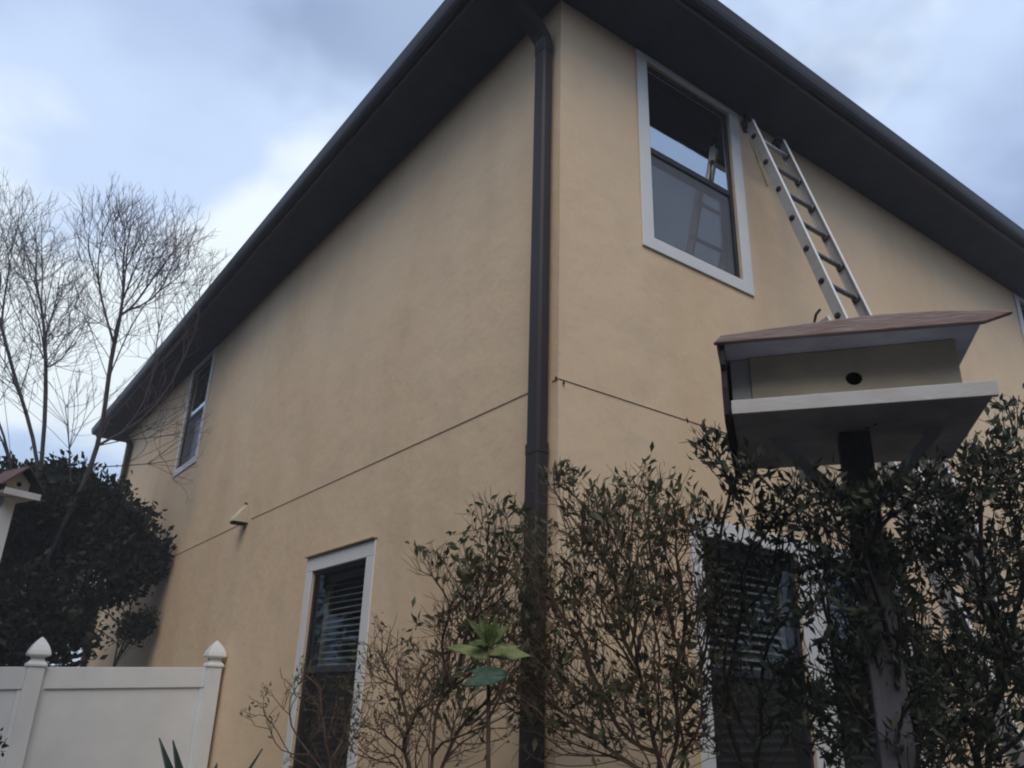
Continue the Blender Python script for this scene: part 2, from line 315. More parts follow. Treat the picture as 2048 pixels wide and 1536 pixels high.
# windows -------------------------------------------------------------
def mbox(b, mp, s0, s1, d0, d1, z0, z1):
    vs = [mp(s_, d, z) for z in (z0, z1) for d in (d0, d1) for s_ in (s0, s1)]
    return b.add(vs, [(0, 2, 3, 1), (4, 5, 7, 6), (0, 1, 5, 4), (2, 6, 7, 3), (0, 4, 6, 2), (1, 3, 7, 5)])
def window(mp, w, label, tl=.09, tr=.09, tt=.10, tb=.085, glass='glass', blinds=None, screen=True, seed=0):
    s0, s1, z0, z1, zm = w; rnd = random.Random(seed)
    wn = empty('window', mp((s0 + s1) / 2, 0, z0)); wn.parent = house; wn['label'] = label
    org = Vector(wn.location)
    def put(name, mat, *bx, **kw):
        b = MB()
        for q in bx: mbox(b, mp, *q)
        o = b.build(name, mat, wn, xf=Matrix.Translation(-org), **kw); return o
    T = .014
    zt = min(z1 + tt, ZT - .002)
    if tl: put('trim_board', 'trim', (s0 - tl, s0, .001, T, z0 - tb, z1), bevel=.004)
    if tr: put('trim_board', 'trim', (s1, s1 + tr, .001, T, z0 - tb, z1), bevel=.004)
    put('trim_board', 'trim', (s0 - tl, s1 + tr, .001, T, z1, zt), bevel=.004)
    put('trim_board', 'trim', (s0, s1, .001, T, z0 - tb, z0), bevel=.004)
    F = .028
    put('frame', 'bronze', (s0, s0 + F, -.10, -.012, z0, z1), (s1 - F, s1, -.10, -.012, z0, z1), (s0 + F, s1 - F, -.10, -.012, z1 - F, z1), (s0 + F, s1 - F, -.10, -.012, z0, z0 + F), bevel=.003)
    put('meeting_rail', 'bronze', (s0 + F, s1 - F, -.075, -.018, zm - .022, zm + .022), bevel=.003)
    G = .022
    put('lower_sash', 'bronze', (s0 + F, s0 + F + G, -.085, -.045, z0 + F, zm - .023), (s1 - F - G, s1 - F, -.085, -.045, z0 + F, zm - .023), (s0 + F + G, s1 - F - G, -.085, -.045, z0 + F, z0 + F + .03))
    put('pane', glass, (s0 + F, s1 - F, -.026, -.022, zm + .022, z1 - F))
    put('pane', glass, (s0 + F + G, s1 - F - G, -.066, -.062, z0 + F + .03, zm - .022))
    if screen: put('insect_screen', 'screen' if glass == 'glass' else 'screen_low', (s0 + F + .004, s1 - F - .004, -.031, -.030, z0 + F, zm - .024))
    if blinds:
        pitch, gap_ = blinds; z = z1 - .07; n = 0
        put('valance', 'slat', (s0 + .03, s1 - .03, -.145, -.088, z1 - .075, z1 - .03))
        z = z1 - .10
        while z > z0 + .05:
            t_ = R(30 + rnd.uniform(-4, 4)); c_, n_ = math.cos(t_), math.sin(t_); hw = .021; tz = rnd.uniform(-.004, .004)
            a, b2 = s0 + .035 + rnd.uniform(0, .004), s1 - .035
            vs = []
            for s_, dz in ((a, -tz), (b2, tz)):
                vs += [mp(s_, -.115 + hw * c_, z + dz - hw * n_), mp(s_, -.115, z + dz + .002), mp(s_, -.115 - hw * c_, z + dz + hw * n_), mp(s_, -.115, z + dz - .0015)]
            m = MB(); m.add(vs, [(0, 1, 2, 3), (4, 5, 6, 7)] + [(i, (i + 1) % 4, 4 + (i + 1) % 4, 4 + i) for i in range(4)])
            m.build('slat', 'slat', wn, xf=Matrix.Translation(-org)); z -= pitch; n += 1
        for q in (.2, .8):
            ss_ = s0 + (s1 - s0) * q; put('cord', 'slat', (ss_ - .0015, ss_ + .0015, -.088, -.086, z0 + .05, z1 - .08))
    return wn
window(W1, win1[0], 'tall ground floor window with pale trim and blinds on left wall', tl=.11, tr=.11, tt=.105, glass='glass_low', blinds=(.041, 0), seed=1)
window(W1, win1[1], 'far upper window under the eave on the left wall', tl=.085, tr=.085, tt=.05, seed=2)
window(W2, win2[0], 'upper window beside the ladder on the right wall', tl=.095, tr=.10, tt=.05, seed=3)
window(W2, win2[1], 'first of the paired ground floor windows behind the shrubs', tl=.10, tr=.12, tt=.095, glass='glass_low', blinds=(.045, 0), seed=4)
window(W2, win2[2], 'second of the paired ground floor windows behind the shrubs', tl=.12, tr=.10, tt=.095, glass='glass_low', blinds=(.045, 0), seed=5)
window(W2, win2[3], 'upper window at the far right of the right wall', tl=.09, tr=.09, tt=.05, seed=6)
b = MB(); mbox(b, W1, 1.81, 2.905, .001, .034, 2.4665, 2.474); b.build('drip_edge', 'joint', house)

# downspouts ----------------------------------------------------------
def rect_tube(pts, w, d, dirn):           # rectangular section swept in a vertical plane; dirn = horizontal unit tangent of width
    b = MB(); wv = Vector(dirn); pts = [Vector(p) for p in pts]; n = len(pts); ch = .012
    for i, p in enumerate(pts):
        t = (pts[min(i + 1, n - 1)] - pts[max(i - 1, 0)]).normalized(); nn = t.cross(wv).normalized()
        sec = [(-w / 2 + ch, -d / 2), (w / 2 - ch, -d / 2), (w / 2, -d / 2 + ch), (w / 2, d / 2 - ch), (w / 2 - ch, d / 2), (-w / 2 + ch, d / 2), (-w / 2, d / 2 - ch), (-w / 2, -d / 2 + ch)]
        b.v += [tuple(p + wv * a + nn * c) for a, c in sec]
    for i in range(n - 1):
        for k_ in range(8): b.f.append((i * 8 + k_, i * 8 + (k_ + 1) % 8, (i + 1) * 8 + (k_ + 1) % 8, (i + 1) * 8 + k_))
    b.f += [tuple(range(8)), tuple(range((n - 1) * 8, n * 8))]; return b
def downspout(y, mat, label, w=.105, d=.075):
    ds = empty('downspout', (0, y, 0)); ds.parent = house; ds['label'] = label
    X = -(d / 2 + .012)
    rect_tube([(X, 0, 0.05), (X, 0, 2.66)], w, d, (0, 1, 0)).build('pipe', mat, ds)
    rect_tube([(X, 0, 2.655), (X, 0, 5.14)], w - .006, d - .006, (0, 1, 0)).build('pipe', mat, ds)
    rect_tube([(X, 0, 2.63), (X, 0, 2.68)], w + .004, d + .004, (0, 1, 0)).build('collar', mat, ds)
    rect_tube([(X, 0, 5.12), (X, 0, 5.18), (X - .012, 0, 5.22), (X - .05, 0, 5.265), (-.30, 0, 5.41), (-.40, 0, 5.45), (-.45, 0, 5.48), (-.465, 0, 5.52)], w, d, (0, 1, 0)).build('elbow', mat, ds)
    for z in (1.2,):
        b = MB(); b.box(X - d / 2 - .0025, X - d / 2 - .0005, -w / 2 - .004, w / 2 + .004, z, z + .025); b.box(-.004, -.001, -w / 2 - .035, w / 2 + .035, z, z + .025); b.build('strap', mat, ds)
downspout(0.100, 'spout', 'dark downspout close to the near corner')
downspout(10.72, 'mossy', 'mossy dark downspout near the far corner')

# ------------------------------------------------------------------ hooded vent on the left wall
v = empty('vent_hood', (0, 4.50, 3.03)); tag(v, 'small cream vent hood with black opening on the left stucco wall', 'vent')
b = MB(); b.box(-.012, 0, -.075, .075, -.06, .10); b.build('back_plate', 'creamcap', v, bevel=.003)
b = MB(); b.prism([(-.02, .105), (-.035, .105), (-.135, -.030), (-.140, -.056), (-.012, -.056), (-.012, .105)], 'y', -.058, .058); b.build('hood', 'creamcap', v, bevel=.004)
b = MB(); b.box(-.125, -.020, -.046, .046, -.072, -.0565); b.build('opening', 'hole', v)
b = MB(); b.tube([(-.006, -.02, .10), (-.03, -.03, .125), (-.045, -.045, .118)], .008, 6); b.build('hook', 'bronze', v)

# ------------------------------------------------------------------ extension ladder
LAD_T = math.atan(0.28)
lad = empty('ladder', (1.58, -0.165 - 0.28 * 5.30, 0)); tag(lad, 'aluminium extension ladder leaning on the right wall under the eave', 'ladder')
lad.rotation_euler.x = -LAD_T
Lc = 1 / math.cos(LAD_T)
WID = .365
def rail(x, z0, z1, y0, dep, inward):
    b = MB(); t_ = .004; fl = .022 * inward
    b.box(min(x, x + t_ * inward), max(x, x + t_ * inward), y0, y0 + dep, z0, z1)
    b.box(min(x + t_ * inward, x + fl), max(x + t_ * inward, x + fl), y0, y0 + .005, z0, z1)
    b.box(min(x + t_ * inward, x + fl), max(x + t_ * inward, x + fl), y0 + dep - .005, y0 + dep, z0, z1); return b
for x_, za_, zb_, y_, dp_, iw_ in ((0, 2.1, 5.32, 0, .062, 1), (WID, 2.1, 5.32, 0, .062, -1), (-.03, .02, 3.66, .082, .085, 1), (WID + .03, .02, 3.66, .082, .085, -1)):
    r_ = rail(x_, za_ * Lc, zb_ * Lc, y_, dp_, iw_).build('rail', 'alu', lad)
    b = MB(); b.box(min(x_ - .002 * iw_, x_ + .022 * iw_), max(x_ - .002 * iw_, x_ + .022 * iw_), y_ - .004, y_ - .0005, za_ * Lc, zb_ * Lc); b.build('rail_edge_lit', 'aluskylit', r_)  # bright strip paints the sky's light onto the front flange
def add_rung(z, y, x0, x1, mat='rung'):
    b = MB(); b.tube([(x0 + .004, y, z), (x1 - .004, y, z)], .0165, 8); r_ = b.build('rung', mat, lad, True)
    for xx, s_ in ((x0, -1), (x1, 1)):
        b = MB(); b.tube([(xx - s_ * .004, y, z), (xx + s_ * .006, y, z), (xx + s_ * .013, y, z)], [.017, .020, .013], 8); b.build('rung_end', 'rubber', r_, True)
        b = MB(); b.tube([(xx - s_ * .006, y, z), (xx - s_ * .020, y, z), (xx - s_ * .032, y, z)], [.026, .023, .0175], 8); b.build('rung_collar', 'rung', r_, True)
z = 5.18
while z > 2.2: add_rung(z * Lc, .036, 0, WID, 'alu' if z > 5.1 else 'rung'); z -= .2565
z = 3.52
while z > 0.2: add_rung(z * Lc, .125, -.03, WID + .03); z -= .2565
for x in (0.011, WID - .011):
    b = MB(); b.tube([(x, .002, 5.31 * Lc), (x, .03, 5.36 * Lc), (x, .06, 5.34 * Lc), (x, .075, 5.28 * Lc)], [.020, .032, .034, .024], 8); b.build('end_mitt', 'rubber', lad, True)
for x in (-.028, WID + .028):
    b = MB(); b.box(x - .03, x + .03, .06, .16, 0.0, .05); b.build('foot', 'rubber', lad, bevel=.008)
for x, s_ in ((-.034, -1), (WID + .034, 1)):
    b = MB(); b.tube([(x, .10, 3.72 * Lc), (x + s_ * .012, .13, 3.70 * Lc), (x + s_ * .008, .165, 3.66 * Lc), (x + s_ * .004, .185, 3.67 * Lc)], .008, 6); b.build('rung_lock', 'rubber', lad)
b = MB(); b.tube([(-.012, .05, 5.12 * Lc), (-.03, .075, 4.9 * Lc), (-.015, .09, 4.74 * Lc), (-.012, .08, 4.95 * Lc), (-.03, .06, 5.15 * Lc), (.03, .08, 5.22 * Lc)], .006, 5); b.build('rope', 'rope', lad)

# ------------------------------------------------------------------ large birdhouse on its post
BZ = R(35.71 + 18.0)                       # depth direction, clockwise from +Y
bh = empty('birdhouse', (-2.337 + .592 * .285 + .806 * 2.62, -2.859 - .806 * .285 + .592 * 2.62, 0), -BZ)
tag(bh, 'large cream birdhouse with faded red roof and wide white tray on post', 'birdhouse')
U0, D0 = .285, 2.62                        # local x = width, local y = away from the camera side
X0, X1 = -.070 - U0, .622 - U0; Y0, Y1 = 2.30 - D0, 2.96 - D0
b = MB(); b.box(X0, X1, Y0 + .018, Y1, 2.322, 2.346); b.build('tray', 'greywood', bh, bevel=.002)
b = MB(); b.box(X0 + .002, X1 + .003, Y0, Y0 + .0175, 2.308, 2.351); b.build('tray_edge', 'whitewood', bh, bevel=.002)
bx0, bx1, by0 = -.007 - U0, .571 - U0, 2.42 - D0
# front with a real round hole
HX, HZ, HR = .287 - U0, 2.437, .0235
fb = MB(); seg = 24; ring = [(HX + HR * math.cos(2 * math.pi * i / seg), HZ + HR * math.sin(2 * math.pi * i / seg)) for i in range(seg)]
za, zb = 2.347, 2.532
def edge_pt(a):
    c_, s_ = math.cos(a), math.sin(a); t_ = 1e9
    if c_ > 1e-6: t_ = min(t_, (bx1 - HX) / c_)
    if c_ < -1e-6: t_ = min(t_, (bx0 - HX) / c_)
    if s_ > 1e-6: t_ = min(t_, (zb - HZ) / s_)
    if s_ < -1e-6: t_ = min(t_, (za - HZ) / s_)
    return HX + c_ * t_, HZ + s_ * t_
angs = sorted([2 * math.pi * i / seg for i in range(seg)] + [math.atan2(z_ - HZ, x_ - HX) % (2 * math.pi) for x_ in (bx0, bx1) for z_ in (za, zb)])
vi = [(HX + HR * math.cos(a), HZ + HR * math.sin(a)) for a in angs]; vo = [edge_pt(a) for a in angs]; n_ = len(angs)
vs = [(x, by0, z) for x, z in vi] + [(x, by0, z) for x, z in vo] + [(x, by0 + .016, z) for x, z in vi] + [(x, by0 + .016, z) for x, z in vo]
fs = []
for i in range(n_):
    j = (i + 1) % n_; fs += [(i, j, n_ + j, n_ + i), (2 * n_ + i, 3 * n_ + i, 3 * n_ + j, 2 * n_ + j), (i, 2 * n_ + i, 2 * n_ + j, j), (n_ + i, n_ + j, 3 * n_ + j, 3 * n_ + i)]
fb.add(vs, fs); fb.build('front_board', 'cream', bh)
b = MB(); b.box(bx0, bx0 + .016, by0 + .017, Y1 - .06, 2.347, 2.532); b.build('side_wall', 'cream', bh)
b = MB(); b.box(bx1 - .016, bx1, by0 + .017, Y1 - .06, 2.347, 2.532); b.build('side_wall', 'cream', bh)
b = MB(); b.box(X0 - .005, X1 + .004, Y1 - .058, Y1 - .042, 2.347, 2.532); b.build('back_board', 'paleboard', bh)
b = MB(); b.box(X0 + .004, bx0 - .001, by0 + .012, by0 + .028, 2.347, 2.532); b.build('wing_board', 'paleboard', bh)
b = MB(); b.box(bx0 + .017, bx1 - .017, by0 + .05, by0 + .055, 2.35, 2.53); b.build('hole_backing', 'hole', bh)  # black sheet painting the dark inside seen through the hole
# side bracket on the left, ragged lower edge
b = MB(); b.prism([(Y0 + .004, 2.535), (Y0 + .006, 2.470), (Y0 + .022, 2.455), (Y0 + .014, 2.40), (Y0 + .03, 2.32), (Y0 + .05, 2.300), (Y1 - .03, 2.285), (Y1 - .03, 2.535)], 'x', X0 - .022, X0 - .006); b.build('side_board', 'blackwood', bh)
# roof: flat boarded underside, two red slopes, ridge longer than the eave on the right
rx0, rx1 = -.107 - U0, .628 - U0
b = MB(); b.box(rx0 + .012, rx1 - .004, Y0 + .007, Y1 + .02, 2.534, 2.5465); b.build('roof_underside', 'greywood', bh)
prof = [(-.107, 2.534), (.25, 2.527), (.622, 2.519), (.697, 2.541), (.64, 2.554), (.50, 2.567), (.354, 2.574), (.15, 2.568), (-.083, 2.557)]
b = MB(); b.prism([(x - U0, z) for x, z in prof], 'y', Y0 - .016, Y0 + .006); b.build('roof_edge', 'redwood', bh, bevel=.003)
slab = [(-.10, 2.547), (.625, 2.547), (.615, 2.553), (.50, 2.564), (.354, 2.571), (.15, 2.565), (-.08, 2.552)]
b = MB(); b.prism([(x - U0, z) for x, z in slab], 'y', Y0 + .0065, Y1 + .03); b.build('roof', 'redwood', bh)
b = MB(); b.box(-.045, .045, -.045, .045, 0, 2.321); b.build('post', 'postgrey', bh, bevel=.005)
for s_ in (-1, 1):
    b = MB(); b.prism([(s_ * .046, 2.08), (s_ * .046, 2.13), (s_ * .215, 2.321), (s_ * .26, 2.321)], 'y', -.02, .02); b.build('brace', 'greywood', bh)
for sx, sy in ((.035, -.07), (.055, -.10)):
    b = MB(); b.tube([(sx, sy, 2.3205), (sx, sy, 2.318)], .0045, 8); b.build('screw', 'hole', bh)

# ------------------------------------------------------------------ small gabled birdhouse at the left edge
sb = empty('birdhouse', (-1.865, 4.10, 0), -R(28.7 - 0)); sb.rotation_euler.z = R(22)
tag(sb, 'small cream gabled birdhouse with red roof on white post at left edge', 'birdhouse')
# local x = along its front (left to right), local y = towards its back; front faces -y
Wb, Zb = .085, 2.86
b = MB(); b.prism([(-Wb, Zb), (Wb, Zb), (Wb, Zb + .09), (0, Zb + .175), (-Wb, Zb + .09)], 'y', .0, .20); b.build('body', 'cream', sb)
b = MB(); b.tube([(0.005, -.001, Zb + .075), (0.005, .004, Zb + .075)], .019, 16); b.build('entrance_hole', 'hole', sb)
for s_ in (-1, 1):
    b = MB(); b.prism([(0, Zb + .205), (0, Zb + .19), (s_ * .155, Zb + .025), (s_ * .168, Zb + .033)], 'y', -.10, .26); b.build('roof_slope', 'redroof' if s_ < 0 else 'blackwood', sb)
b = MB(); b.box(-.13, .13, -.09, .25, Zb - .022, Zb - .001); b.build('tray', 'paleboard', sb)
b = MB(); b.box(-.132, .132, -.104, -.091, Zb - .034, Zb + .012); b.build('tray_edge', 'whitewood', sb)
b = MB(); b.box(-.045, .045, .06, .15, 0, Zb - .023); b.build('post', 'vinyl', sb, bevel=.004)

# ------------------------------------------------------------------ white vinyl fence
fe = empty('fence', (0, 4.5, 0)); tag(fe, 'white vinyl privacy fence with pointed post caps below the left wall', 'fence')
def cap(parent, x, y, z, w):
    prof = [(w * .56, 0), (w * .56, .018), (w * .40, .04), (w * .34, .058), (w * .36, .068), (w * .60, .078), (w * .62, .090), (w * .56, .118), (w * .42, .155), (w * .22, .190), (.004, .215)]
    b = MB(); n = 4; 
    for rr, h in prof: b.v += [(x - rr, y - rr, z + h), (x + rr, y - rr, z + h), (x + rr, y + rr, z + h), (x - rr, y + rr, z + h)]
    for i in range(len(prof) - 1):
        for k_ in range(4): b.f.append((i * 4 + k_, i * 4 + (k_ + 1) % 4, i * 4 + 4 + (k_ + 1) % 4, i * 4 + 4 + k_))
    b.f += [(0, 1, 2, 3), tuple(range(len(b.v) - 4, len(b.v)))]
    o = b.build('cap', 'vinyl', parent, bevel=.003); return o
slope = .045
for x in (-.09, -1.42, -2.75, -4.08):
    zt_ = 1.735 + slope * x
    b = MB(); b.box(x - .06, x + .06, -.06, .06, 0, zt_); po = b.build('post', 'vinyl', fe, bevel=.005); cap(po, x, 0, zt_, .125)
for x0, x1 in ((-1.36, -.15), (-2.69, -1.48), (-4.02, -2.81)):
    def sl(z0, z1, y0, y1, nm, inset=0):
        b = MB(); xa, xb = x0 + inset, x1 - inset
        b.add([(xa, y0, z0 + slope * xa), (xb, y0, z0 + slope * xb), (xb, y1, z0 + slope * xb), (xa, y1, z0 + slope * xa),
               (xa, y0, z1 + slope * xa), (xb, y0, z1 + slope * xb), (xb, y1, z1 + slope * xb), (xa, y1, z1 + slope * xa)],
              [(0, 1, 2, 3), (4, 5, 6, 7), (0, 1, 5, 4), (1, 2, 6, 5), (2, 3, 7, 6), (3, 0, 4, 7)])
        return b.build(nm, 'vinyl', fe, bevel=.003)
    sl(1.575, 1.732, -.025, .025, 'top_rail'); sl(.10, .25, -.025, .025, 'bottom_rail')
    b = MB(); b.add([(x0, -.016, .251 + slope * x0), (x0 + .03, -.016, .251 + slope * x0), (x0 + .03, .016, .251 + slope * x0), (x0, .016, .251 + slope * x0), (x0, -.016, 1.574 + slope * x0), (x0 + .03, -.016, 1.574 + slope * x0), (x0 + .03, .016, 1.574 + slope * x0), (x0, .016, 1.574 + slope * x0)], [(0, 1, 2, 3), (4, 5, 6, 7), (0, 1, 5, 4), (1, 2, 6, 5), (2, 3, 7, 6), (3, 0, 4, 7)]); b.build('side_channel', 'vinyl', fe)
    b = MB(); xc = x1 - .03; b.add([(xc, -.016, .251 + slope * xc), (x1, -.016, .251 + slope * xc), (x1, .016, .251 + slope * xc), (xc, .016, .251 + slope * xc), (xc, -.016, 1.574 + slope * xc), (x1, -.016, 1.574 + slope * xc), (x1, .016, 1.574 + slope * xc), (xc, .016, 1.574 + slope * xc)], [(0, 1, 2, 3), (4, 5, 6, 7), (0, 1, 5, 4), (1, 2, 6, 5), (2, 3, 7, 6), (3, 0, 4, 7)]); b.build('side_channel', 'vinyl', fe)
    b = MB(); xa, xb = x0 + .031, x1 - .031
    b.add([(xa, -.008, .24 + slope * xa), (xb, -.008, .24 + slope * xb), (xb, .008, .24 + slope * xb), (xa, .008, .24 + slope * xa), (xa, -.008, 1.585 + slope * xa), (xb, -.008, 1.585 + slope * xb), (xb, .008, 1.585 + slope * xb), (xa, .008, 1.585 + slope * xa)], [(0, 1, 2, 3), (4, 5, 6, 7), (0, 1, 5, 4), (1, 2, 6, 5), (2, 3, 7, 6), (3, 0, 4, 7)]); b.build('panel', 'vinyl', fe)

# ------------------------------------------------------------------ plants: growth by connecting points
def grow(skel, pts, wpath=0.25, wdown=0.6):
    """skel: list of polylines [(parent_polyline, parent_index or None), points]; returns nodes, parents"""
    nodes = []; par = []; start = []
    for (pl, pi), P in skel:
        base = None if pl is None else start[pl] + pi
        start.append(len(nodes))
        for i, p in enumerate(P):
            par.append(-1 if (i == 0 and base is None) else (base if i == 0 else len(nodes) - 1)); nodes.append(p)
    n0 = len(nodes); A = np.array(nodes + [tuple(p) for p in pts], float); n = len(A)
    pl = np.zeros(n); parent = np.full(n, -1)
    for i in range(n0):
        parent[i] = par[i]; pl[i] = 0 if par[i] < 0 else pl[par[i]] + np.linalg.norm(A[i] - A[par[i]])
    best = np.full(n, 1e9); bp_ = np.zeros(n, int)
    def relax(i):
        d = A[n0:] - A[i]; L = np.linalg.norm(d, axis=1)
        c = L * (1 + wdown * np.clip(-d[:, 2] / (L + 1e-6), 0, 1)) + wpath * pl[i]
        m = c < best[n0:]; best[n0:][m] = c[m]; bp_[n0:][m] = i
    for i in range(n0): relax(i)
    done = np.zeros(n, bool); done[:n0] = True
    for _ in range(n - n0):
        i = n0 + int(np.argmin(np.where(done[n0:], 1e12, best[n0:])))
        done[i] = True; parent[i] = bp_[i]; pl[i] = pl[bp_[i]] + np.linalg.norm(A[i] - A[bp_[i]]); relax(i)
    return A, parent
def smooth(A, parent, it=4, fixed=1):
    n = len(A); ch = [[] for _ in range(n)]
    for i, p in enumerate(parent):
        if p >= 0: ch[p].append(i)
    size = np.ones(n)
    for i in reversed(topo(parent)):
        if parent[i] >= 0: size[parent[i]] += size[i]
    main = np.array([max(c, key=lambda q: size[q]) if c else -1 for c in ch]); ok = (main >= 0) & (np.array(parent) >= 0); ok[:fixed] = False
    for _ in range(it):
        B = A.copy(); B[ok] = .35 * A[ok] + .325 * (A[parent[ok]] + A[main[ok]]); A = B
    return A
def sprout(A, parent, rng, n, length, up=0.5, spread=0.6, only_tips=True, sub=2):
    """add short curved twigs at the tips"""
    N0 = len(A); kids = np.bincount(parent[parent >= 0], minlength=N0)
    src = np.where(kids == 0)[0] if only_tips else np.where(kids <= 1)[0]
    newA = []; newP = []; nx = N0
    for i in src:
        p = parent[i]; d0 = A[i] - A[p] if p >= 0 else np.array([0, 0, 1.]); d0 = d0 / (np.linalg.norm(d0) + 1e-9)
        for _ in range(n):
            d = d0 + rng.normal(0, spread, 3) + np.array([0, 0, up]); d /= np.linalg.norm(d); L = length * rng.uniform(.5, 1.2); prev = i; q = A[i]
            for s_ in range(sub):
                d = d + rng.normal(0, .18, 3) + np.array([0, 0, .06]); d /= np.linalg.norm(d)
                q = q + d * L / sub; newA.append(q); newP.append(prev); prev = nx; nx += 1
    return np.vstack([A, np.array(newA)]), np.concatenate([parent, np.array(newP, int)])
def radii(A, parent, r0, p=2.3, rmax=1e9):
    n = len(A); acc = np.zeros(n); 
    depth = np.zeros(n, int)
    order = topo(parent)
    for i in reversed(order):
        if acc[i] == 0: acc[i] = r0 ** p
        if parent[i] >= 0: acc[parent[i]] += acc[i]
    return np.minimum(acc ** (1 / p), rmax)
def topo(parent):
    n = len(parent); ch = [[] for _ in range(n)]; roots = []
    for i, p in enumerate(parent):
        (roots if p < 0 else ch[p]).append(i)
    out = []; st = list(roots)
    while st:
        i = st.pop(); out.append(i); st += ch[i]
    return out
def tube_mesh(A, parent, rad, thick=0.012, s_big=8, s_small=3):
    """sweep chains; returns (thick MB, thin MB)"""
    n = len(A); ch = [[] for _ in range(n)]; roots = []
    for i, p in enumerate(parent):
        (roots if p < 0 else ch[p]).append(i)
    big, small = MB(), MB(); st = [(r_, None) for r_ in roots]
    while st:
        i, frm = st.pop(); pts = []; rr = []
        if frm is not None: pts.append(A[frm]); rr.append(min(rad[frm], rad[i] * 1.15))
        c = i
        while True:
            pts.append(A[c]); rr.append(rad[c])
            if not ch[c]: rr[-1] *= .55; break
            k_ = sorted(ch[c], key=lambda q: -rad[q])
            for q in k_[1:]: st.append((q, c))
            c = k_[0]
        if len(pts) < 2: continue
        cut = len(pts)
        for q in range(len(pts)):
            if rr[q] < thick: cut = q; break
        if cut >= 2: big.tube(pts[:cut + 1], rr[:cut + 1], s_big, False)
        if cut < len(pts):
            a = max(cut - 1, 0) if cut >= 2 else 0
            a = cut if cut >= 2 and cut < len(pts) - 1 else a
            small.tube(pts[a:], rr[a:], s_small, False) if len(pts) - a >= 2 else None
    return big, small
def leaves(name, P, D, L, wr, mat, parent, rng, fold=.25, droop=.15, nrm=None):
    n = len(P); D = D / (np.linalg.norm(D, axis=1, keepdims=True) + 1e-9)
    Rn = rng.normal(0, 1, (n, 3)); Rn[:, 2] *= .4
    if nrm is not None: Rn = Rn * .6 + nrm
    S = np.cross(D, Rn); S /= (np.linalg.norm(S, axis=1, keepdims=True) + 1e-9); Nn = np.cross(S, D)
    L = L[:, None]; w = L * wr
    v0 = P; c = P + D * L * .5 - Nn * L * .02; vl = P + D * L * .48 + S * w + Nn * w * fold; vr = P + D * L * .48 - S * w + Nn * w * fold; tip = P + D * L - Nn * L * droop
    V = np.stack([v0, vl, vr, tip, c], 1).reshape(-1, 3); base = (np.arange(n) * 5)[:, None, None]
    F = (np.array([[0, 4, 1], [0, 2, 4], [4, 3, 1], [4, 2, 3]])[None] + base).reshape(-1, 3)
    me = bpy.data.meshes.new(name); me.vertices.add(len(V)); me.vertices.foreach_set('co', V.ravel().astype(np.float32))
    me.loops.add(F.size); me.loops.foreach_set('vertex_index', F.ravel().astype(np.int32)); me.polygons.add(len(F))
    me.polygons.foreach_set('loop_start', np.arange(0, F.size, 3, dtype=np.int32)); me.update(calc_edges=True)
    at = me.attributes.new('tint', 'FLOAT', 'POINT'); at.data.foreach_set('value', np.repeat(rng.uniform(0, 1, n) ** 1.5, 5).astype(np.float32))
    me.materials.append(M[mat]); o = bpy.data.objects.new(name, me); COL.objects.link(o); o.parent = parent; o['kind'] = 'stuff'; return o
def cloud(rng, blobs, dens):
    """random points in ellipsoids (x, y, z, rh, rz, weight)"""
    out = []
    for (x, y, z, rh, rz, w) in blobs:
        m = int(dens * w); q = rng.normal(0, 1, (m, 3)); q /= np.linalg.norm(q, axis=1, keepdims=True); q *= rng.uniform(0, 1, (m, 1)) ** (1 / 2.6)
        out.append(np.array([x, y, z]) + q * np.array([rh, rh, rz]))
    return np.vstack(out)
def polyline(pts, step=.25, jit=.015, rng=None):
    out = [tuple(pts[0])]
    for a, b_ in zip(pts[:-1], pts[1:]):
        a, b_ = np.array(a), np.array(b_); m = max(1, int(np.linalg.norm(b_ - a) / step))
        for k_ in range(1, m + 1):
            q = a + (b_ - a) * k_ / m
            if rng is not None and k_ < m: q = q + rng.normal(0, jit, 3)
            out.append(tuple(q))
    return out

def bare_tree(label, base, skel_pts, blobs, dens, seed, twig_mat='twig', r0=.0016, rmax=.030, tw=3, twl=.24):
    rng = np.random.default_rng(seed); t = empty('bare_tree', base); tag(t, label, 'tree', 'bare trees behind the white fence')
    off = np.array(base); skel = [(q, polyline([np.array(p) - off for p in P], .22, .015, rng)) for q, P in skel_pts]
    pts = cloud(rng, blobs, dens) - off
    pts = pts[pts[:, 0] + off[0] < -0.10]
    n_sk = sum(len(P) for _, P in skel); A, par = grow(skel, pts, .5, 1.4); A = smooth(A, par, 5); A, par = sprout(A, par, rng, tw, twl, .55, .38, True, 3); A, par = sprout(A, par, rng, 2, twl * .45, .3, .5, True, 2)
    A[:, 0] = np.minimum(A[:, 0], -0.06 - off[0])
    rad = radii(A, par, r0, 2.7, rmax); big, small = tube_mesh(A, par, rad, .009, 7, 3)
    big.build('trunk', 'bark', t, True); o = small.build('branches', twig_mat, t); o['kind'] = 'stuff'; return t
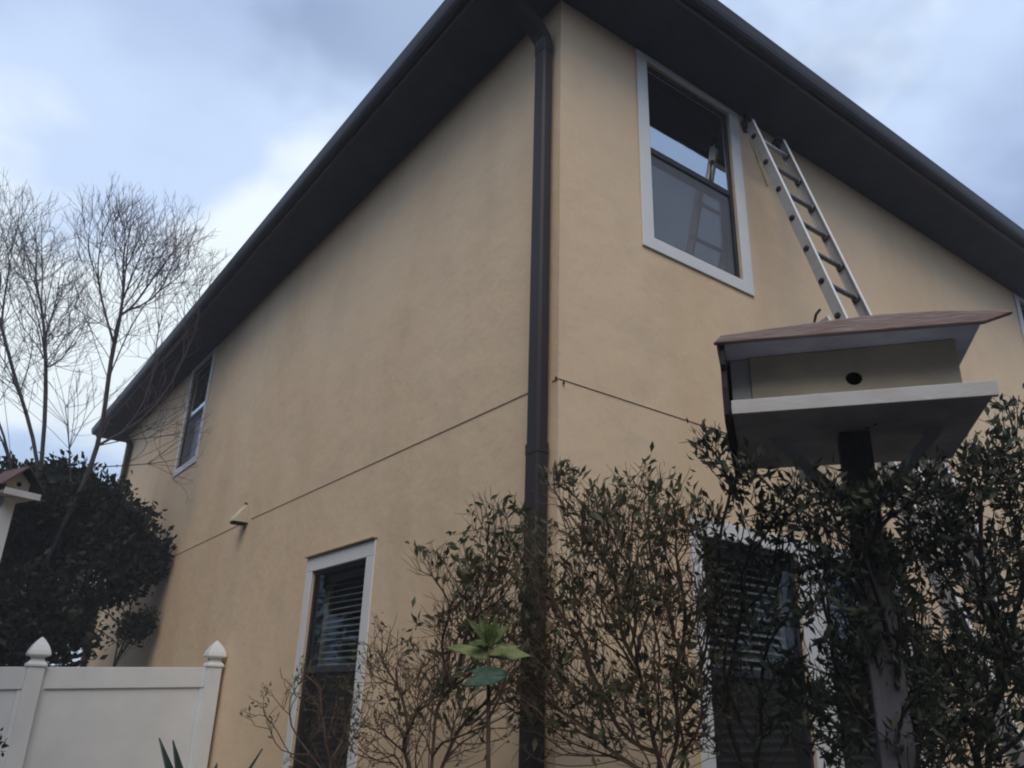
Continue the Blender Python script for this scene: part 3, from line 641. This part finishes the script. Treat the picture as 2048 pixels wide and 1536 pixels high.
bare_tree('bare grey tree rising highest beside the eave, arched crown of fine twigs', (-1.15, 7.5, 0),
    [((None, None), [(-1.15, 7.5, 0), (-1.20, 7.45, 1.6), (-1.25, 7.4, 2.7), (-1.06, 7.11, 3.64), (-.92, 6.83, 4.0), (-1.05, 6.75, 4.3), (-1.07, 6.67, 4.54), (-1.18, 6.49, 5.06), (-1.19, 6.45, 5.17), (-1.34, 6.42, 5.45), (-1.54, 6.36, 5.86)]),
     ((0, 15), [(-1.16, 7.08, 3.85), (-1.27, 7.03, 4.11), (-1.45, 7.03, 4.36), (-1.76, 7.17, 4.54), (-1.95, 7.1, 4.9)]),
     ((0, 24), [(-1.10, 6.34, 5.38), (-1.0, 6.05, 5.8), (-.85, 5.75, 6.15)]),
     ((0, 25), [(-1.30, 6.30, 5.70), (-1.28, 6.1, 6.1), (-1.35, 6.0, 6.4)]),
    ],
    [(-1.45, 6.1, 6.15, .42, .50, 260), (-1.05, 5.95, 6.05, .42, .42, 200), (-.72, 5.8, 5.75, .40, .40, 170), (-1.3, 6.3, 5.4, .5, .45, 100), (-.75, 6.2, 5.2, .5, .4, 70), (-.55, 6.4, 4.5, .35, .5, 45), (-.42, 6.2, 4.05, .30, .45, 40), (-1.3, 6.9, 4.5, .6, .5, 60), (-.85, 5.9, 6.35, .25, .25, 60)],
    0.85, 11, 'twigred', rmax=.027)
bare_tree('bare grey tree with dense twiggy crown cut by the left frame edge', (-1.75, 7.9, 0),
    [((None, None), [(-1.75, 7.9, 0), (-1.6, 7.8, 1.4), (-1.35, 7.7, 2.6), (-1.38, 7.45, 3.3), (-1.43, 7.26, 3.87), (-1.6, 7.25, 4.15), (-1.74, 7.24, 4.36), (-2.0, 7.2, 4.8), (-2.16, 7.21, 5.03), (-2.3, 7.0, 5.6)]),
     ((0, 14), [(-1.48, 7.2, 4.0), (-1.55, 7.1, 4.4), (-1.75, 6.95, 5.0), (-1.85, 6.9, 5.5)]),
     ((0, 12), [(-1.55, 7.4, 3.8), (-1.8, 7.5, 4.1), (-2.1, 7.6, 4.5), (-2.5, 7.6, 5.2)]),
     ((1, 4), [(-1.6, 6.9, 4.95), (-1.5, 6.8, 5.3)]),
    ],
    [(-2.35, 6.9, 6.2, .45, .5, 300), (-2.0, 6.9, 5.8, .45, .5, 280), (-1.75, 6.9, 5.35, .4, .35, 170), (-2.5, 7.1, 5.2, .5, .6, 160), (-2.1, 7.2, 4.8, .5, .5, 100), (-1.7, 6.85, 5.0, .35, .3, 80), (-2.9, 7, 6.0, .5, .7, 120), (-2.3, 7.3, 4.3, .5, .4, 40)],
    0.9, 12, 'twig', rmax=.030)

def leafy(name, label, cat, base, blobs, dens, seed, leaf_n, leaf_L, mats=('evergreen', 'stemdark'), stems=1, wr=.17, group=None, r0=.003, rmax=.03, jitter=.10, tipw=0.0, clampx=None, thick=.014, sprouts=1, spl=.10, wpath=.4, updir=.45, skel=None, whorl=5, pexp=2.6):
    rng = np.random.default_rng(seed); t = empty(name, base); tag(t, label, cat, group); off = np.array(base)
    pts = cloud(rng, blobs, dens) - off
    pts = pts[pts[:, 2] > .25]
    if clampx is not None: pts = pts[clampx(pts + off)]
    sk = []
    for k_ in range(stems):
        a = rng.uniform(0, 2 * math.pi); q = rng.uniform(.0, .34) * (stems > 1); top = pts.mean(0) * np.array([.45, .45, .5]) + rng.normal(0, .14, 3) * np.array([1, 1, .3])
        sk.append(((None, None), polyline([(q * math.cos(a), q * math.sin(a), 0), tuple(top)], .15, .012, rng)))
    A, par = grow(sk, pts, wpath, 1.2); A = smooth(A, par, 2)
    if sprouts: A, par = sprout(A, par, rng, sprouts, spl, updir, .5, True, 3)
    rad = radii(A, par, r0, pexp, rmax); big, small = tube_mesh(A, par, rad, thick, 6, 3)
    if big.f: big.build('stems', mats[1], t, True)
    o = small.build('twigs', mats[1], t); o['kind'] = 'stuff'
    kids = np.bincount(par[par >= 0], minlength=len(A)); cand = np.where(kids == 0)[0]
    more = np.where((kids > 0) & (rad < r0 * 2.4) & (par >= 0))[0]
    if leaf_n > 0:
        nt_ = int(leaf_n * (.6 + tipw * .4) / whorl); src = np.concatenate([np.repeat(rng.choice(cand, min(nt_, len(cand)) if nt_ <= len(cand) else nt_), whorl), rng.choice(more, int(leaf_n * (.4 - tipw * .4)) + 1)])
        d0 = A[src] - A[par[src]]; d0 /= np.linalg.norm(d0, axis=1, keepdims=True) + 1e-9
        D = d0 * .8 + rng.normal(0, .6, (len(src), 3)) + np.array([0, 0, .15]); P_ = A[src] + rng.normal(0, jitter, (len(src), 3)) - d0 * rng.uniform(0, .06, (len(src), 1))
        Ls = leaf_L * rng.uniform(.40, 1.35, len(src))
        if clampx is not None: k_ = clampx(P_ + off); P_, D, Ls = P_[k_], D[k_], Ls[k_]
        leaves('foliage', P_, D, Ls, wr, mats[0], t, rng)
    return t

# dark evergreens beyond the fence
inx = lambda lim: (lambda Q: Q[:, 0] < lim)
leafy('evergreen_bush', 'dark evergreen tree filling the corner behind the white fence', 'tree', (-1.05, 8.3, 0),
      [(-1.30, 7.92, 2.89, 0.572, 0.801, 260), (-0.99, 7.77, 3.26, 0.497, 0.497, 200), (-0.62, 7.36, 3.02, 0.355, 0.343, 150), (-0.39, 7.04, 2.78, 0.224, 0.179, 80), (-1.16, 7.20, 2.21, 0.412, 0.454, 154), (-1.26, 7.29, 1.94, 0.522, 0.365, 220), (-1.18, 7.73, 3.63, 0.234, 0.204, 60), (-1.56, 8.09, 3.45, 0.292, 0.292, 80), (-1.80, 8.61, 2.73, 0.526, 0.935, 160), (-0.92, 7.49, 3.46, 0.231, 0.173, 40), (-1.51, 7.05, 3.34, 0.214, 0.160, 40)],
      1.5, 21, 42000, .080, ('evergreen', 'stemdark'), 2, .27, None, .003, .05, .075, clampx=inx(-.05), sprouts=2, spl=.26)
leafy('evergreen_bush', 'small dark leafy sapling against the tan wall beside the big evergreen', 'bush', (-.50, 7.2, 0),
      [(-0.26, 7.00, 2.15, 0.191, 0.137, 50), (-0.66, 7.34, 2.30, 0.111, 0.277, 30), (-0.49, 7.15, 2.46, 0.194, 0.166, 40)],
      1.0, 22, 2600, .055, ('evergreen', 'stemdark'), 1, .30, None, .003, .028, .05, clampx=inx(-.05), sprouts=1, spl=.08)

# shrubs against the house -------------------------------------------------
off_wall = lambda Q: ~((Q[:, 0] > -.03) & (Q[:, 1] > -.04)) 
leafy('shrub', 'bare twiggy shrub in front of the lower left window', 'shrub', (-.32, 1.35, 0),
      [(-0.64, 1.55, 1.39, 0.104, 0.104, 26), (-0.52, 1.52, 1.54, 0.147, 0.134, 50), (-0.40, 1.37, 1.40, 0.183, 0.157, 60), (-0.30, 1.25, 1.50, 0.157, 0.183, 40), (-0.39, 1.46, 1.21, 0.261, 0.157, 50)],
      0.8, 31, 300, .028, ('leaf', 'stem'), 3, .18, 'shrubs along the walls', .0016, .010, .018, clampx=off_wall, sprouts=2, spl=.09, thick=.02, tipw=.8)
leafy('shrub', 'sparse brown shrub between the lower left window and the downspout', 'shrub', (-.42, .62, 0),
      [(-0.42, 0.84, 1.69, 0.097, 0.145, 50), (-0.32, 0.70, 1.55, 0.165, 0.189, 80), (-0.34, 0.82, 1.33, 0.213, 0.142, 80), (-0.33, 0.42, 1.62, 0.112, 0.157, 50)],
      1.5, 32, 380, .032, ('leaf', 'stem'), 4, .18, 'shrubs along the walls', .0016, .010, .018, clampx=off_wall, sprouts=2, spl=.10, thick=.02, tipw=.7)
leafy('shrub', 'brown stemmed shrub with small leaves left of the near downspout', 'shrub', (-.62, -.12, 0),
      [(-0.73, -0.14, 1.98, 0.054, 0.054, 26), (-0.61, -0.25, 1.90, 0.142, 0.114, 100), (-0.58, -0.32, 2.12, 0.096, 0.106, 40), (-0.53, -0.37, 2.01, 0.095, 0.171, 70), (-0.60, -0.25, 1.76, 0.168, 0.149, 130), (-0.58, -0.15, 1.51, 0.224, 0.224, 150), (-0.52, -0.40, 1.65, 0.108, 0.198, 110)],
      1.9, 33, 1100, .044, ('leaf', 'stem'), 5, .18, 'shrubs along the walls', .0012, .008, .016, clampx=off_wall, sprouts=2, spl=.09, thick=.02, tipw=.8)
leafy('shrub', 'twiggy reddish brown shrub right of the near downspout', 'shrub', (-.22, -.62, 0),
      [(-0.41, -0.51, 2.27, 0.067, 0.067, 24), (-0.32, -0.58, 2.14, 0.133, 0.114, 90), (-0.17, -0.74, 2.25, 0.133, 0.076, 44), (-0.22, -0.69, 2.08, 0.205, 0.131, 140), (-0.06, -0.82, 2.11, 0.131, 0.112, 80), (-0.28, -0.54, 1.87, 0.186, 0.186, 190), (-0.13, -0.70, 1.84, 0.220, 0.220, 220), (-0.34, -0.46, 1.52, 0.198, 0.234, 200), (-0.05, -0.66, 1.50, 0.252, 0.234, 240), (-0.52, -0.54, 1.94, 0.072, 0.162, 50), (-0.04, -0.87, 1.78, 0.124, 0.230, 100), (-0.49, -0.48, 1.63, 0.089, 0.159, 50)],
      2.0, 34, 3000, .043, ('leaf', 'stem'), 7, .18, 'shrubs along the walls', .0012, .009, .016, clampx=off_wall, sprouts=2, spl=.09, thick=.02, tipw=.6)
leafy('shrub', 'tall thin sprigs of green shrub before the paired windows', 'shrub', (.10, -.92, 0),
      [(-0.13, -1.03, 2.37, 0.054, 0.054, 20), (-0.03, -1.05, 2.28, 0.090, 0.108, 34), (0.08, -1.14, 2.15, 0.106, 0.106, 44), (0.03, -1.04, 2.03, 0.142, 0.124, 50), (0.02, -0.98, 1.78, 0.191, 0.191, 70), (0.12, -0.91, 1.49, 0.209, 0.174, 80), (0.15, -1.15, 1.95, 0.104, 0.174, 50)],
      1.1, 35, 1100, .046, ('leafdark', 'stemdark'), 6, .18, 'shrubs along the walls', .0015, .009, .016, clampx=off_wall, sprouts=2, spl=.08, thick=.02, tipw=.6)
leafy('shrub', 'dense dark green shrub wrapped round the birdhouse post', 'shrub', (.30, -1.30, 0),
      [(0.45, -1.36, 1.94, 0.122, 0.191, 90), (0.38, -1.25, 1.66, 0.171, 0.188, 140), (0.51, -1.33, 1.52, 0.185, 0.185, 160), (0.27, -1.09, 1.51, 0.137, 0.188, 90)],
      0.8, 36, 2800, .042, ('leafdark', 'stemdark'), 7, .18, 'shrubs along the walls', .0016, .012, .02, sprouts=2, spl=.08, thick=.02)
leafy('shrub', 'large dark green shrub covering the ladder foot at right', 'shrub', (.72, -1.62, 0),
      [(0.61, -1.60, 2.31, 0.071, 0.097, 60), (0.65, -1.66, 2.24, 0.104, 0.157, 90), (0.52, -1.52, 2.16, 0.104, 0.087, 70), (0.65, -1.53, 1.98, 0.157, 0.157, 150), (0.52, -1.46, 2.03, 0.078, 0.104, 40), (0.74, -1.54, 1.74, 0.137, 0.205, 180), (0.59, -1.44, 1.62, 0.168, 0.168, 160), (0.60, -1.35, 1.42, 0.235, 0.134, 180), (0.82, -1.68, 2.04, 0.139, 0.313, 160), (0.73, -1.70, 2.48, 0.045, 0.081, 16), (0.85, -1.60, 1.55, 0.134, 0.218, 160)],
      0.9, 37, 4200, .043, ('leafdark', 'stemdark'), 8, .18, 'shrubs along the walls', .0016, .012, .02, sprouts=2, spl=.09, thick=.02)
leafy('shrub', 'leafy sprigs of dark shrub overlapping the birdhouse tray', 'shrub', (-.30, -1.50, 0),
      [(-0.64, -1.58, 2.08, 0.039, 0.046, 14), (-0.50, -1.59, 2.04, 0.060, 0.053, 16), (-0.27, -1.57, 2.06, 0.057, 0.064, 50), (-0.21, -1.57, 1.97, 0.086, 0.129, 90), (-0.20, -1.67, 2.04, 0.063, 0.070, 60), (-0.21, -1.75, 2.06, 0.068, 0.041, 30), (-0.13, -1.81, 2.09, 0.068, 0.062, 40), (-0.16, -1.50, 1.77, 0.114, 0.157, 120), (-0.07, -1.59, 1.81, 0.100, 0.157, 120), (-0.04, -1.59, 1.64, 0.084, 0.126, 90), (-0.06, -1.45, 1.50, 0.157, 0.157, 180), (-0.17, -1.44, 1.93, 0.045, 0.119, 50), (-0.03, -1.58, 1.46, 0.109, 0.109, 90)],
      0.9, 38, 2700, .036, ('leafdark', 'stemdark'), 7, .18, 'shrubs along the walls', .0014, .008, .014, sprouts=2, spl=.06, thick=.02, tipw=.5)

# ------------------------------------------------------------------ big leaved plants
def blade(parent, name, mat, p0, d, up, L, wid, bend=.25, fold=.25, n=11, shape=(0.25, .75, 1.0, .95, .75, .4, .02), wave=0.0, thick=.0012):
    d = Vector(d).normalized(); up = Vector(up); s_ = d.cross(up).normalized(); nn = s_.cross(d).normalized(); b = MB(); p = Vector(p0)
    ns = len(shape) - 1
    for i in range(n):
        t_ = i / (n - 1); c = p + d * L * t_ - nn * L * bend * t_ * t_; q = t_ * ns; k_ = min(int(q), ns - 1)
        w = wid * (shape[k_] * (1 - (q - k_)) + shape[k_ + 1] * (q - k_)) / 2; wv = wave * wid * math.sin(t_ * 9)
        b.v += [tuple(c + s_ * w + nn * (w * fold + wv)), tuple(c + s_ * w * .5 + nn * (w * fold * .35 + wv * .4)), tuple(c), tuple(c - s_ * w * .5 + nn * (w * fold * .35 - wv * .4)), tuple(c - s_ * w + nn * (w * fold - wv))]
    b.f = [(i * 5 + k_, i * 5 + k_ + 1, i * 5 + 6 + k_, i * 5 + 5 + k_) for i in range(n - 1) for k_ in range(4)]
    o = b.build(name, mat, parent, True); md = o.modifiers.new('thickness', 'SOLIDIFY'); md.thickness = thick; md.offset = 0; return o
ro = empty('broadleaf_plant', (-.91, -.82, 0)); ro.scale = (1.0, 1.0, 1.0); tag(ro, 'young plant with yellow green leaf rosette and one blue green leaf', 'plant')
b = MB(); b.tube([(0, 0, 0), (.03, -.02, .6), (.01, .01, 1.2), (0, .02, 1.60), (0, .02, 1.66)], [.010, .009, .007, .006, .004], 7); b.build('stem', 'stem', ro, True)
RT = Vector((.812, -.584, 0)); FW = Vector((.584, .812, 0)); UP = Vector((0, 0, 1))    # a pair of level directions used to set the leaves out
def L_(a, f_, u_): return RT * a + FW * f_ + UP * u_
c0 = Vector((0, .02, 1.625))
BR = (.22, .62, .9, 1.0, .92, .62, .03)
BR = (.22, .62, .95, 1.0, .85, .5, .03); rl = random.Random(9)
LV = [(-1, -.25, .42, .125, .040, 'limepale', .30), (-.8, .3, .7, .085, .030, 'limepale', .2), (1, -.3, .22, .120, .044, 'limepale', .32), (.95, .2, .5, .10, .034, 'limepale', .25), (.5, -.5, .2, .08, .034, 'limepale', .3)]
LV += [(math.sin(q * 2.4) * (.2 + .06 * q), math.cos(q * 2.4) * .4, 1.0 - .04 * q, rl.uniform(.06, .115), rl.uniform(.020, .030), 'lime', rl.uniform(.05, .3)) for q in range(9)]
LV += [(-.7, -.6, .1, .07, .024, 'lime', .3), (.6, .5, .15, .08, .026, 'lime', .35), (-.9, .5, -.1, .065, .020, 'lime', .2), (.9, -.1, -.15, .06, .022, 'limepale', .4)]
for q, (a, f_, u_, ln, wd, mt, bn) in enumerate(LV):
    blade(ro, 'leaf', mt, c0 + UP * (.003 * q), L_(a, f_, u_), L_(rl.uniform(-.4, .4), -.9, .6), ln, wd, bn, .25, wave=.07, shape=BR)
c1 = Vector((0, .02, 1.575)) + L_(.055, -.03, .01)
tl_ = blade(ro, 'leaf', 'teal', c1, L_(-.9, -.25, -.20), L_(.1, -.8, .7), .13, .062, .12, .15, shape=(.15, .7, .95, 1.0, .8, .45, .03), wave=.05); tl_['label'] = 'blue green drooping leaf'
blade(ro, 'leaf', 'teal', c1, L_(-1, .1, .12), L_(.3, -.8, .7), .12, .036, .15, .2)
b = MB(); b.tube([(0, .02, 1.45), tuple(Vector((0, .02, 1.5)) + L_(.035, -.02, .02)), tuple(c1)], [.004, .0035, .003], 5); b.build('leaf_stalk', 'stem', ro, True)

ag = empty('agave', (-.78, 2.05, 0)); tag(ag, 'spiky blue grey agave with tips just above the lower frame edge', 'plant')
b = MB(); b.tube([(0, 0, 0), (0, 0, .55), (0, 0, .72)], [.07, .06, .04], 10); b.build('trunk', 'bark', ag, True)
tips = [(-1.01, 2.26, 1.275), (-.945, 2.22, 1.265), (-.53, 1.94, 1.235), (-.72, 2.10, 1.155), (-.62, 2.3, 1.05), (-.95, 1.85, .95), (-.55, 1.7, .9), (-1.15, 2.1, .95), (-.4, 2.1, .95), (-.8, 1.6, .85), (-1.1, 2.4, .9)]
for tx, ty, tz in tips:
    d = Vector((tx + .78, ty - 2.05, tz - .66)); blade(ag, 'leaf', 'agave', (0, 0, .66), d, (0, 0, 1), d.length, .125, 0.0, .30, thick=.008, shape=(.7, .9, 1.0, .95, .8, .42, .01))

# small dark sprig at the left edge, in front of the fence
leafy('shrub', 'small dark sprig in front of the white fence at left edge', 'shrub', (-1.84, 1.98, 0), [(-1.86, 2.0, 1.24, .07, .05, 14), (-1.86, 2.0, 1.0, .07, .15, 14)], 1.0, 41, 90, .035, ('evergreen', 'stemdark'), 1, .28, None, .0016, .006, .012, sprouts=1, spl=.04)

# ------------------------------------------------------------------ unseen yard trees, placed and sized to shade the lower walls and fill window reflections
rngt = random.Random(5)
spots = [(-6.6, -2.4, 6.2), (-7.2, -6.0, 6.6), (-4.6, -7.6, 5.8), (-1.4, -7.4, 6.4), (2.0, -7.2, 5.9), (5.8, -5.4, 5.0), (-6.4, 1.2, 6.4), (-6.6, 4.6, 6.0), (-5.0, 7.9, 4.8), (-5.6, 11.2, 6.2)]
words = ['nearest the street side', 'broad and tallest at the corner', 'low and round between taller ones', 'straight behind the viewer', 'narrow one facing the paired windows', 'far one opposite the ladder', 'dense one opposite the tall window', 'farthest one beyond the fence line', 'low dense one past the end of the fence', 'tall one well beyond the fence']
rng = np.random.default_rng(77)
for (x, y, h), wd in zip(spots, words):
    t = empty('added_tree', (x, y, 0)); tag(t, 'unseen leafy yard tree added for shade and reflections, ' + wd, 'tree', 'unseen yard trees added for shade and reflections')
    b = MB(); b.tube([(0, 0, 0), (.1, 0, h * .3), (0, .1, h * .6), (.05, .05, h * .85)], [.16, .12, .08, .03], 8)
    for k_ in range(6):
        a = k_ * 1.05; b.tube([(0, 0, h * (.25 + .07 * k_)), (math.cos(a) * .7, math.sin(a) * .7, h * (.4 + .07 * k_)), (math.cos(a) * 1.3, math.sin(a) * 1.3, h * (.5 + .07 * k_))], [.06, .04, .015], 5)
    b.build('trunk', 'bark', t, True)
    n = 34; cs = rng.normal(0, 1, (n, 3)); cs /= np.linalg.norm(cs, axis=1, keepdims=True); cs *= rng.uniform(.45, 1, (n, 1)) * np.array([1.9, 1.9, h * .36]); cs[:, 2] += h * .62
    m = 8000; src = rng.integers(0, n, m); P_ = cs[src] + rng.normal(0, .28, (m, 3)); leaves('crown', P_, rng.normal(0, 1, (m, 3)), rng.uniform(.16, .30, m), .32, 'evergreen', t, rng)

def shade_hedge(label, x0, x1, y0, y1, h, seed):  # unseen leaf rows added to darken the lower walls and window reflections
    rng = np.random.default_rng(seed); t = empty('shade_hedge', ((x0 + x1) / 2, (y0 + y1) / 2, 0)); tag(t, label, 'shade_hedge'); off = np.array(t.location)
    n = int(2200 * (x1 - x0 + y1 - y0)); Q = rng.uniform(0, 1, (n, 3)); P_ = np.stack([x0 + Q[:, 0] * (x1 - x0), y0 + Q[:, 1] * (y1 - y0), .1 + Q[:, 2] ** .9 * h], 1)
    P_[:, 2] += .18 * np.sin(P_[:, 0] * 2.3 + P_[:, 1] * 1.7); leaves('foliage', P_ - off, rng.normal(0, 1, (n, 3)), rng.uniform(.09, .18, n), .32, 'evergreen', t, rng)
    b = MB(); k_ = int(max(x1 - x0, y1 - y0) / .6)
    for i in range(k_):
        f_ = (i + .5) / k_; px = x0 + (x1 - x0) * f_ if x1 - x0 > y1 - y0 else (x0 + x1) / 2; py = y0 + (y1 - y0) * f_ if y1 - y0 > x1 - x0 else (y0 + y1) / 2
        p = Vector((px, py, 0)) - Vector(off); b.tube([p, p + Vector((.05, .03, h * .5)), p + Vector((.0, -.05, h * .9))], [.035, .022, .008], 5)
    b.build('stems', 'bark', t, True)
shade_hedge('unseen tall leaf row added at left to shade the left wall', -5.3, -4.2, -4.5, 3.8, 4.8, 91)
shade_hedge('unseen tall leaf row added behind the viewer to shade the right wall', -.6, 6.5, -5.7, -4.8, 3.8, 92)

# thin volume added to lift the dark tones like lens glare
hz = MB(); hz.box(-60, 60, -60, 60, -1.2, 12.0); hm = bpy.data.materials.new('glare veil volume'); hm.use_nodes = True
ht = hm.node_tree; ht.nodes.clear(); ho = ht.nodes.new('ShaderNodeOutputMaterial'); hp = ht.nodes.new('ShaderNodeVolumePrincipled')
hp.inputs['Density'].default_value = 0.0055; hp.inputs['Color'].default_value = (0.92, 0.94, 1.0, 1); ht.links.new(hp.outputs[0], ho.inputs['Volume'])
tag(hz.build('glare_veil', hm), kind='stuff')
